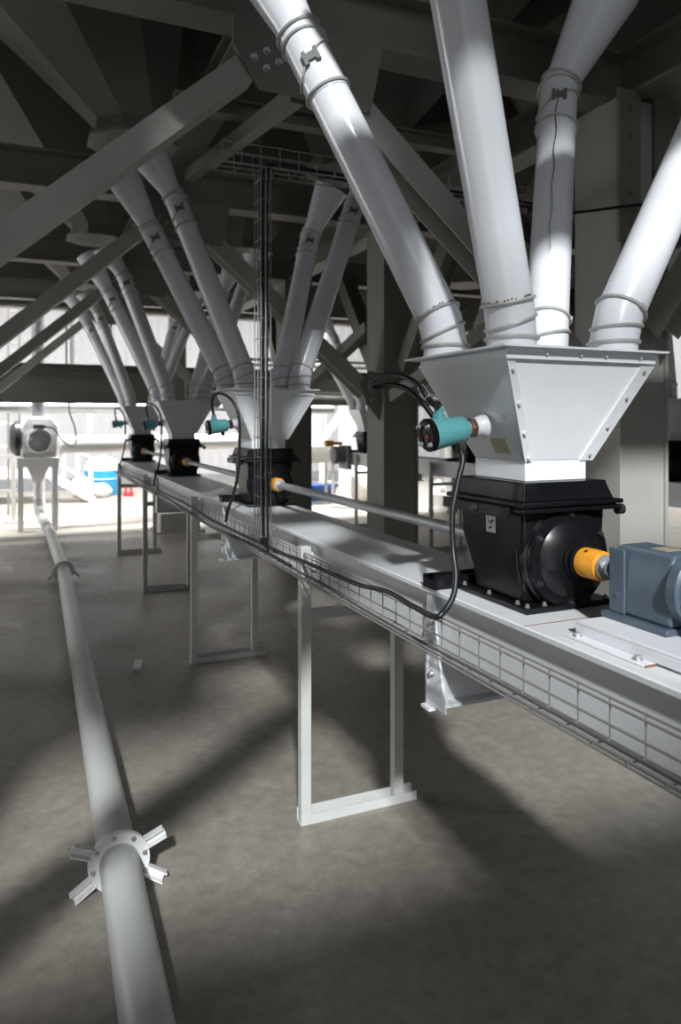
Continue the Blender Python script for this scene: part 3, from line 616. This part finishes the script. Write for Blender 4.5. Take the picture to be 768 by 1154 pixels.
bm = BM(); hbeam(bm, pty(196, 113, 4.5), pty(560, 172, 4.5), .10, .10, .012, .01); tag(obj('tie_beam', bm, 'steel'), 'thin dark tie beam crossing above the overhead wire tray', 'beam')
bm = BM(); bar(bm, (1.32, 3.62, 3.58), pty(213, 199, 5.9), .09, .08, (1, 0, 0)); tag(obj('brace', bm, 'steel'), 'sloping brace going down left from the bolted gusset to the far beam', 'brace')
# bolted splice plates high on the pale column
t = thing('splice_plate', 'dark bolted splice plates on top of the pale right column', 'splice plate', (CX, 3.05, 2.9), None)
for x0, x1 in ((3.04, 3.20), (3.32, 3.50)):
    obj('plate', box(BM(), x0, x1, 3.105, 3.127, 2.86, 3.72), 'steel', t)
    for k in range(5):
        bm = BM(); bolt(bm, ((x0+x1)/2, 3.105, 2.98+.16*k), (0, -1, 0), .018, .02); obj('bolt', bm, 'steel', t)
# silo cones (octagonal) above
def octa(c, r, z, rot=.3927): return [V((c[0]+r*math.cos(rot+k*math.pi/4), c[1]+r*math.sin(rot+k*math.pi/4), z)) for k in range(8)]
def silo(bx, by, tx, ty, label, low=3.72, br=.26, tr=1.30):
    t = thing('silo_cone', label, 'silo', (bx, by, low), 'silo cones')
    bm = BM(); rows = [octa((bx, by), br, low), octa((bx, by), br, low+.10), octa((tx, ty), tr, 5.5), octa((tx, ty), tr, 7.5)]
    vs = [[bm.verts.new(p) for p in r] for r in rows]
    bm.faces.new(vs[0][::-1]); bm.faces.new(vs[-1])
    for a, b in zip(vs, vs[1:]):
        for i in range(8): bm.faces.new((a[i], a[(i+1) % 8], b[(i+1) % 8], b[i]))
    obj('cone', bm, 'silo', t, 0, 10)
    bm = BM()
    P, Q = octa((bx, by), br+.05, low-.0), octa((bx, by), br+.05, low+.02)
    quad_hull(bm, [p-V((0, 0, .02)) for p in P], [p for p in P]); obj('outlet_flange', bm, 'steel', t)
    return t
nm = ['nearest', 'second', 'third', 'farthest']
for i in range(4):
    y = 2.27+2.78*i
    silo(.66, y, -.15, y+.05, nm[i]+' dark silo cone above the left pipes', tr=1.28)
    silo(2.22, y-.05, 2.75, y, nm[i]+' dark silo cone above the right pipes', tr=1.28)
    silo(5.5, y+.6, 5.6, y+.6, nm[i]+' dark silo cone above the far conveyor', tr=1.3)
bm = BM(); box(bm, -4.5, 9, 12.70, 12.75, 3.72, 7.5); box(bm, 8.95, 9, .2, 12.70, 3.9, 7.5); box(bm, -4.5, -4.45, .2, 12.70, 3.9, 7.5)
struct('silo_light_blocker', bm, 'silo')  # added dark sheets that shut bright gaps around the silos
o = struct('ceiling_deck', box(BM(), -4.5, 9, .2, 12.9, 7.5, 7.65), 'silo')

# a far girder, and the deck edge above it
def girder(y, z0, z1, x0, x1, label):
    bm = BM(); hbeam(bm, (x0, y, (z0+z1)/2), (x1, y, (z0+z1)/2), .24, z1-z0, .025, .014); return tag(obj('girder', bm, 'steel'), label, 'beam')
girder(13.0, 2.16, 2.66, -4.2, 9.5, 'wide dark girder crossing the bright hall at the left')
bm = BM(); channel(bm, (-4.2, 13.0, 2.74), (9.5, 13.0, 2.74), .16, .14, .012, (0, 0, 1), -1); tag(obj('deck_channel', bm, 'steel'), 'thin dark channel lying on top of the wide girder', 'beam')
for x, l in ((-2.6, 'left post carrying the wide girder, out of frame'), (2.35, 'pale column standing on a plinth between the second and third valves'), (8.2, 'right post carrying the wide girder')):
    t = thing('girder_post', l, 'column', (x, 12.42 if x == 2.35 else 13.0, 0))
    yy = 12.42 if x == 2.35 else 13.0
    bm = BM(); hbeam(bm, (x, yy, .33), (x, yy, 3.69 if x == 2.35 else 2.16), .26, .26, .018, .014, (1, 0, 0)); obj('shaft', bm, 'steel_light', t)
    obj('plinth', box(BM(), x-.33, x+.33, yy-.3, yy+.3, 0, .33), 'plinth', t, .008)
    obj('base_plate', box(BM(), x-.4, x+.4, yy-.36, yy+.36, 0, .04), 'plinth', t)
for i in range(4):
    z = 2.88+.09*i if i < 2 else 2.30+.07*(i-2)
    bm = BM(); tube(bm, [(3.4, 12.75-.1*(i % 2), z), (9.4, 12.75-.1*(i % 2), z)], .028, 12)
    tag(obj('conduit', bm, 'frame'), ['top', 'second', 'third', 'lowest'][i]+' horizontal conduit running along the girder behind the middle column', 'conduit', 'conduits on the girder')
for k, px in enumerate((75, 125, 196)):
    p = pty(px, 412, 13.0); bm = BM(); tube(bm, [(p.x, 13.0, 2.81), (p.x, 13.0, 3.9)], .017, 8)
    tag(obj('hanger_rod', bm, 'steel'), ['left', 'middle', 'right'][k]+' thin dark rod standing on the wide girder', 'rod', 'hanger rods')
# upper wall of beam fascia at the end of the silo block
bm = BM(); hbeam(bm, (-4.2, 12.9, 4.15), (9.5, 12.9, 4.15), .24, .9, .03, .02); tag(obj('end_girder', bm, 'steel'), 'deep dark girder closing the end of the silo block', 'beam')

# ------------------------------------------------------------------ far conveyor: valves, hoppers, pipes
fl = ['at the right edge behind the blue-grey gearbox', 'behind the foreground sensor', 'left of the middle column']
for i, y in enumerate((5.0, 8.3, 11.5)):
    dx, dy = 5.5-1.45, y-1.83
    valve(5.5, 1.66+dy, 'black rotary valve on the far conveyor, '+fl[i])
    hopper(dx, dy, 'white feed hopper on the far conveyor, '+fl[i])
    for k, (a, e, top) in enumerate(P4(0)):
        o = V((dx, dy, 0)); pipe([V(a)+o, V(a)+o, V(e)+o, V(top)+o], ['left rear', 'left front', 'right rear', 'right front'][k]+' pipe of the far conveyor hopper '+fl[i], group=None)
t = thing('far_motor', 'grey motor with orange guard at the left end of the far conveyor', 'motor', (5.2, 12.2, 1.306))
obj('body', lathe(BM(), (5.0, 11.95, 1.25), (1, 0, 0), [(.12, 0), (.16, .02), (.16, .22), (.10, .24), (.10, .30)], 24), 'grey_fan', t)
obj('mounting_plate', box(BM(), 5.22, 5.299, 11.75, 12.15, 1.0, 1.42), 'grey_fan', t, .005)
obj('guard', lathe(BM(), (4.86, 11.95, 1.46), (1, 0, 0), [(.03, 0), (.055, .02), (.055, .16), (.03, .18), (.03, .34)], 20), 'orange', t)

# ------------------------------------------------------------------ the bright hall beyond
fx, fy = .18, 13.5
t = thing('fan_stand', 'white four-legged stand carrying the blower', 'stand', (fx, fy, 0))
for sx in (-1, 1):
    for sy in (-1, 1): obj('leg', box(BM(), fx+sx*.27-.045, fx+sx*.27+.045, fy+sy*.25-.045, fy+sy*.25+.045, 0, 1.08), 'hall', t, .005)
obj('top_frame', box(BM(), fx-.33, fx+.33, fy-.30, fy+.30, 1.08, 1.24), 'hall', t, .005)
obj('outlet_cone', rect_loft(BM(), [(.80, fx-.06, fx+.06, fy-.06, fy+.06), (1.06, fx-.17, fx+.17, fy-.17, fy+.17), (1.08, fx-.17, fx+.17, fy-.17, fy+.17)]), 'hall', t)
obj('down_spout', tube(BM(), [(fx+.005, fy-.05, .52), (fx, fy, .80)], .075, 20), 'hall', t)
t = thing('blower', 'white boxy blower with round grey motor on its stand', 'blower', (fx, fy, 1.24))
obj('casing', rect_loft(BM(), [(1.24, fx-.27, fx+.30, fy-.25, fy+.25), (1.75, fx-.27, fx+.33, fy-.25, fy+.25), (1.93, fx-.18, fx+.22, fy-.22, fy+.22)]), 'hall', t, .03)
m = obj('motor', lathe(BM(), (fx+.02, fy-.25, 1.52), (0, -1, 0), [(.19, 0), (.20, .02), (.20, .26), (.17, .29), (.15, .28), (.14, .29), (.04, .30)], 36), 'galv', t, 0, 30)
obj('terminal_box', box(BM(), fx-.08, fx+.1, fy-.45, fy-.28, 1.72, 1.80), 'grey_fan', m, .01)
obj('intake', lathe(BM(), (fx-.27, fy, 1.56), (-1, 0, 0), [(.30, 0), (.30, .08), (.22, .16), (.18, .17)], 24), 'black_bolt', t)
obj('intake_duct', tube(BM(), [(fx, fy, 1.93), (fx, fy, 8)], .10, 20), 'grey_fan', t)
obj('feet', box(BM(), fx-.25, fx+.27, fy-.27, fy-.25, 1.245, 1.33), 'frame', t)
cable([(fx+.1, fy-.44, 1.77), (fx+.25, fy-.42, 1.72), (fx+.36, fy-.40, 1.55), (fx+.50, fy-.36, 1.44), (fx+.60, fy-.3, 1.5), (fx+.58, fy-.28, 1.75), (fx+.50, fy-.25, 2.0), (fx+.48, fy-.2, 2.3)], .014, 'cable_grey', 'dark cable curving beside the white blower')
bm = BM(); tube(bm, [(fx+.335, fy+.05, 1.44), (fx+.42, fy+.05, 1.45), (3.4, fy+.55, 1.45), (4.4, fy+.8, 1.45)], [.22, .155, .155, .155], 24); tag(obj('air_duct', bm, 'hall', None, 0, 60), 'fat white duct running right from the blower', 'duct')
bm = BM(); tube(bm, [(-2.5, 14.3, 2.10), (1.9, 14.3, 2.10), (6.0, 14.3, 2.10)], .10, 20); tag(obj('air_duct', bm, 'galv', None, 0, 60), 'grey blue horizontal duct just below the wide girder', 'duct')
bm = BM(); tube(bm, [(1.1, 14.6, 1.55), (1.15, 14.6, 2.5)], .055, 14); tag(obj('vent_pipe', bm, 'hall', None, 0, 60), 'slim white upright pipe right of the blower', 'pipe')
# raised walkway with railing and stairs
t = thing('walkway', 'white raised walkway and railing behind the blower', 'platform', (-1.2, 18.4, 0))
obj('deck', box(BM(), -4.5, .45, 17.7, 19.2, .62, .70), 'hall', t)
obj('kick_plate', box(BM(), -4.5, .45, 17.66, 17.7, .60, .84), 'hall', t)
for k in range(9): obj('post', box(BM(), -4.3+.58*k-.02, -4.3+.58*k+.02, 17.72, 17.76, .70, 1.80), 'hall', t)
for z in (1.28, 1.80): obj('rail', box(BM(), -4.5, .45, 17.715, 17.765, z, z+.045), 'hall', t)
for x in (-4, -2.6, -1.2, .35): obj('leg', box(BM(), x-.04, x+.04, 17.8, 17.88, 0, .62), 'hall', t)
t = thing('staircase', 'short white staircase with handrail going down to the right', 'stairs', (.9, 18, 0))
for y in (17.5, 18.3):
    bm = BM(); bar(bm, (.46, y, .66), (1.42, y, .05), .03, .16); obj('stringer', bm, 'hall', t)
    for k in range(4):
        f = k/3; x = .5+.88*f; z = .62-.56*f
        obj('post', box(BM(), x-.018, x+.018, y-.018, y+.018, z, z+.80+.1*f), 'hall', t)
    bm = BM(); bar(bm, (.46, y, 1.02), (1.42, y, .42), .035, .035); obj('mid_rail', bm, 'hall', t)
    bm = BM(); bar(bm, (.46, y, 1.46), (1.42, y, 1.0), .035, .035); obj('handrail', bm, 'hall', t)
for k in range(4): obj('tread', box(BM(), .5+.23*k, .74+.23*k, 17.52, 18.28, .50-.15*k, .53-.15*k), 'hall', t)
t = thing('guard_rail', 'white guard rail with two posts at the left edge of the hall', 'railing', (-.6, 14.6, 0))
for k in range(4): obj('post', box(BM(), -1.5+.42*k-.02, -1.5+.42*k+.06, 14.58, 14.64, 0, 1.24), 'hall', t)
for z in (.55, 1.18): obj('rail', box(BM(), -1.6, -.1, 14.585, 14.635, z, z+.06), 'hall', t)
for k in range(4): obj('foot_plate', box(BM(), -1.56+.42*k, -1.38+.42*k, 14.53, 14.70, 0, .02), 'hall', t)
# tank, sacks and oddments
t = thing('blue_tank', 'round bright blue tank with pale top by the far wall', 'tank', (1.78, 19.4, 0))
obj('body', lathe(BM(), (1.78, 19.4, 0), (0, 0, 1), [(.42, 0), (.44, .05), (.45, .40), (.45, .44), (.44, .55), (.44, .62)], 32), 'blue', t)
obj('dome', lathe(BM(), (1.78, 19.4, .62), (0, 0, 1), [(.44, 0), (.42, .12), (.34, .24), (.22, .30), (.12, .32), (.12, .36)], 32), 'sack', t)
bm = BM(); ring(bm, (1.78, 19.4, .41), (0, 0, 1), .452, .012, 32, 6); obj('hoop', bm, 'hall', t)
def lump(name, x, y, sx, sy, sz, mat, label, cat, group=None, seed=0, ang=80):
    bm = BM(); bmesh.ops.create_icosphere(bm, subdivisions=3, radius=1.0); rnd = random.Random(seed)
    ph = [rnd.uniform(0, 6) for _ in range(6)]
    for v in bm.verts:
        c = v.co; k = 1+.10*math.sin(3*c.x+ph[0])*math.cos(2.6*c.y+ph[1])+.07*math.sin(6*c.z+ph[2]+4*c.x)
        zz = c.z*k
        v.co = V((x+c.x*k*sx, y+c.y*k*sy, max(0, (zz*.75+.62)*sz)))
    return tag(obj(name, bm, mat, None, 0, ang), label, cat, group)
lump('sack', 1.66, 18.6, .27, .22, .26, 'sack', 'white sack slumped in front of the blue tank', 'sack', 'white sacks', 1)
lump('sack', 1.20, 18.9, .22, .22, .38, 'sack', 'pale bag between the stairs and the blue tank', 'sack', 'white sacks', 2)
t = thing('red_jack', 'small red tool standing right of the white sack', 'tool', (2.32, 18.6, 0))
obj('body', box(BM(), 2.2, 2.44, 18.55, 18.65, 0, .10), 'red', t, .01); obj('post', box(BM(), 2.23, 2.28, 18.57, 18.63, .1, .28), 'red', t, .01); obj('post', box(BM(), 2.36, 2.41, 18.57, 18.63, .1, .28), 'red', t, .01)
t = thing('blue_bin', 'small blue bin on the bright floor between the columns', 'bin', (6.4, 15.9, 0))
bm = BM(); rect_loft(bm, [(0, 6.08, 6.62, 15.7, 16.1), (.36, 6.02, 6.68, 15.66, 16.14)]); obj('body', bm, 'bin_blue', t, .01)
bm = BM(); box(bm, 5.99, 6.71, 15.63, 15.66, .33, .38); box(bm, 5.99, 6.71, 16.14, 16.17, .33, .38); box(bm, 5.99, 6.02, 15.66, 16.14, .33, .38); box(bm, 6.68, 6.71, 15.66, 16.14, .33, .38); obj('rim', bm, 'bin_blue', t)
lump('sack', 7.1, 15.2, .24, .24, .62, 'sack', 'tall white sack right of the blue bin', 'sack', 'white sacks', 3)
lump('sack', 7.45, 14.7, .24, .24, .5, 'sack', 'white sack beside the middle column, nearest the camera', 'sack', 'white sacks', 4)
lump('debris_pile', 5.75, 16.8, .5, .35, .24, 'debris', 'brown heap of packaging left of the blue bin', 'pile', None, 5)
lump('sack', 6.75, 16.4, .2, .2, .3, 'sack', 'small pale sack behind the blue bin', 'sack', 'white sacks', 11)
cable([(6.0, 14.4, .012), (6.4, 14.1, .012), (6.9, 14.3, .012), (7.4, 13.9, .012), (7.9, 14.0, .012)], .012, 'cable_grey', 'dark cable lying on the bright floor left of the middle column')
lump('teal_rag', 5.15, 16.4, .16, .14, .15, 'teal', 'small teal rag at the edge of the brown heap', 'rag', None, 6)
for k, x in enumerate((8.2, 8.55, 8.95)): lump('sack', x, 13.6+.15*k, .16, .16, .42, 'sack', ['left', 'middle', 'right'][k]+' white sack in the row behind the foreground valve', 'sack', 'white sacks', 7+k)
# tall chutes and bins in the hall behind the far conveyor
bm = BM(); tube(bm, [(6.03, 15.2, 1.30), (6.03, 15.2, 4.6)], .19, 20); tag(obj('elevator_pipe', bm, 'hall', None, 0, 60), 'pale upright pipe between the dark column and the middle column', 'pipe')
t = thing('screw_bin', 'grey white bin below the pale upright pipe', 'bin', (5.4, 15.2, 0))
obj('trough', rect_loft(BM(), [(.93, 5.5, 6.4, 14.95, 15.45), (1.06, 5.35, 6.5, 14.9, 15.5), (1.30, 5.3, 6.65, 14.9, 15.5)]), 'frame', t)
for x in (5.6, 6.3):
    for y in (15.0, 15.4): obj('leg', box(BM(), x-.03, x+.03, y-.03, y+.03, 0, .95), 'frame', t)
bm = BM(); tube(bm, spline([(5.68, 15.3, 1.3), (5.68, 15.3, 1.75), (5.6, 15.3, 2.05), (5.35, 15.3, 2.4)], 6), .13, 18); tag(obj('bent_chute', bm, 'hall', None, 0, 60), 'curved white chute left of the pale upright pipe', 'chute')
bm = BM(); tube(bm, [(7.62, 18.8, 0), (7.62, 18.8, 1.4), (8.25, 18.8, 2.15), (8.25, 18.8, 3.4)], .13, 18); tag(obj('bent_chute', bm, 'hall', None, 0, 60), 'slanting white chute against the far wall', 'chute')
bm = BM(); box(bm, 7.0, 7.3, 15.9, 16.3, .0, 2.6); tag(obj('elevator_casing', bm, 'hall'), 'bright white elevator casing left of the middle column', 'elevator')
bm = BM(); tube(bm, [(.757, 14.3, 2.20), (.757, 14.3, 8)], .075, 16)
tag(obj('riser_pipe', bm, 'galv', None, 0, 60), 'bluish upright pipe above the wide girder, right of the blower duct', 'pipe')
t = thing('ladder', 'dark ladder standing in the hall at the upper left', 'ladder', (-.23, 15.8, 0))
for x in (-.33, -.13): obj('rail', box(BM(), x-.02, x+.02, 15.78, 15.82, 0, 5), 'steel', t)
for k in range(15): obj('rung', tube(BM(), [(-.32, 15.8, .3+.31*k), (-.14, 15.8, .3+.31*k)], .014, 8), 'steel', t)

# ------------------------------------------------------------------ camera
cd = bpy.data.cameras.new('camera'); cam = bpy.data.objects.new('camera', cd); COL.objects.link(cam)
cam.location = (0, 0, EYE); cam.rotation_euler = (math.radians(90), 0, -math.atan2(.397, .918))
cd.sensor_fit = 'VERTICAL'; cd.sensor_height = 36; cd.sensor_width = 24; cd.lens = FPX/1154*36; cd.shift_y = -102/1154
cd.clip_start = .05; cd.dof.use_dof = True; cd.dof.focus_distance = 2.4; cd.dof.aperture_fstop = 3.2
S.camera = cam

# ------------------------------------------------------------------ light
sun = bpy.data.lights.new('sun', 'SUN'); sun.energy = 4.5; sun.angle = math.radians(2.8); sun.color = (.96, .985, 1.0)
so = bpy.data.objects.new('sun', sun); COL.objects.link(so)
so.rotation_euler = V((.6, 1.75, -1.3)).to_track_quat('-Z', 'Y').to_euler()
so.location = (-3, -10, 9)
def area(name, loc, target, sx, sy, power, col):
    l = bpy.data.lights.new(name, 'AREA'); l.shape = 'RECTANGLE'; l.size = sx; l.size_y = sy; l.energy = power; l.color = col
    o = bpy.data.objects.new(name, l); COL.objects.link(o); o.location = loc
    o.rotation_euler = (V(target)-V(loc)).to_track_quat('-Z', 'Y').to_euler(); return o
hs = area('hall_skylight', (2.5, 14.0, 10.9), (2.5, 13.8, 0), 20, 2.6, 5200, (1, .99, .98)); hs.data.spread = math.radians(120)
h2 = area('hall_skylight', (2.5, 19.0, 10.9), (2.5, 19.0, 0), 20, 2.4, 130, (1, .99, .98)); h2.data.spread = math.radians(130)
area('high_front_fill', (0, -4.3, 6.7), (.5, 2.5, 2), 5, 3.8, 45, (.93, .96, 1))  # added fill behind the front openings, lifts the pipes
area('low_front_fill', (0, -3.95, 1.7), (1.2, 3, 2.2), 5.5, 2.8, 66, (.95, .97, 1))  # added low fill for upright faces; the front wall has no door
area('hall_left_fill', (-8.7, 10.8, 3.4), (1.5, 13.9, 1.0), 4, 3, 470, (.98, .99, 1))  # added fill to brighten the fronts of the hall objects
area('left_side_fill', (-8.8, 5, 5), (0, 6, 1.0), 8, 4, 30, (.95, .97, 1))  # added ambient fill from the left; that wall is closed
area('right_side_fill', (14.8, 7, 5), (4, 7, 1.0), 10, 4, 40, (.95, .97, 1))  # added ambient fill from the right, no opening behind it
w = bpy.data.worlds.new('world'); S.world = w; w.use_nodes = True
nt = w.node_tree; bg = nt.nodes['Background']; bg.inputs['Color'].default_value = (.80, .88, 1, 1); bg.inputs['Strength'].default_value = .5
S.view_settings.view_transform = 'Standard'; S.view_settings.look = 'None'; S.view_settings.gamma = 1; S.view_settings.exposure = 0
S.view_settings.use_curve_mapping = False
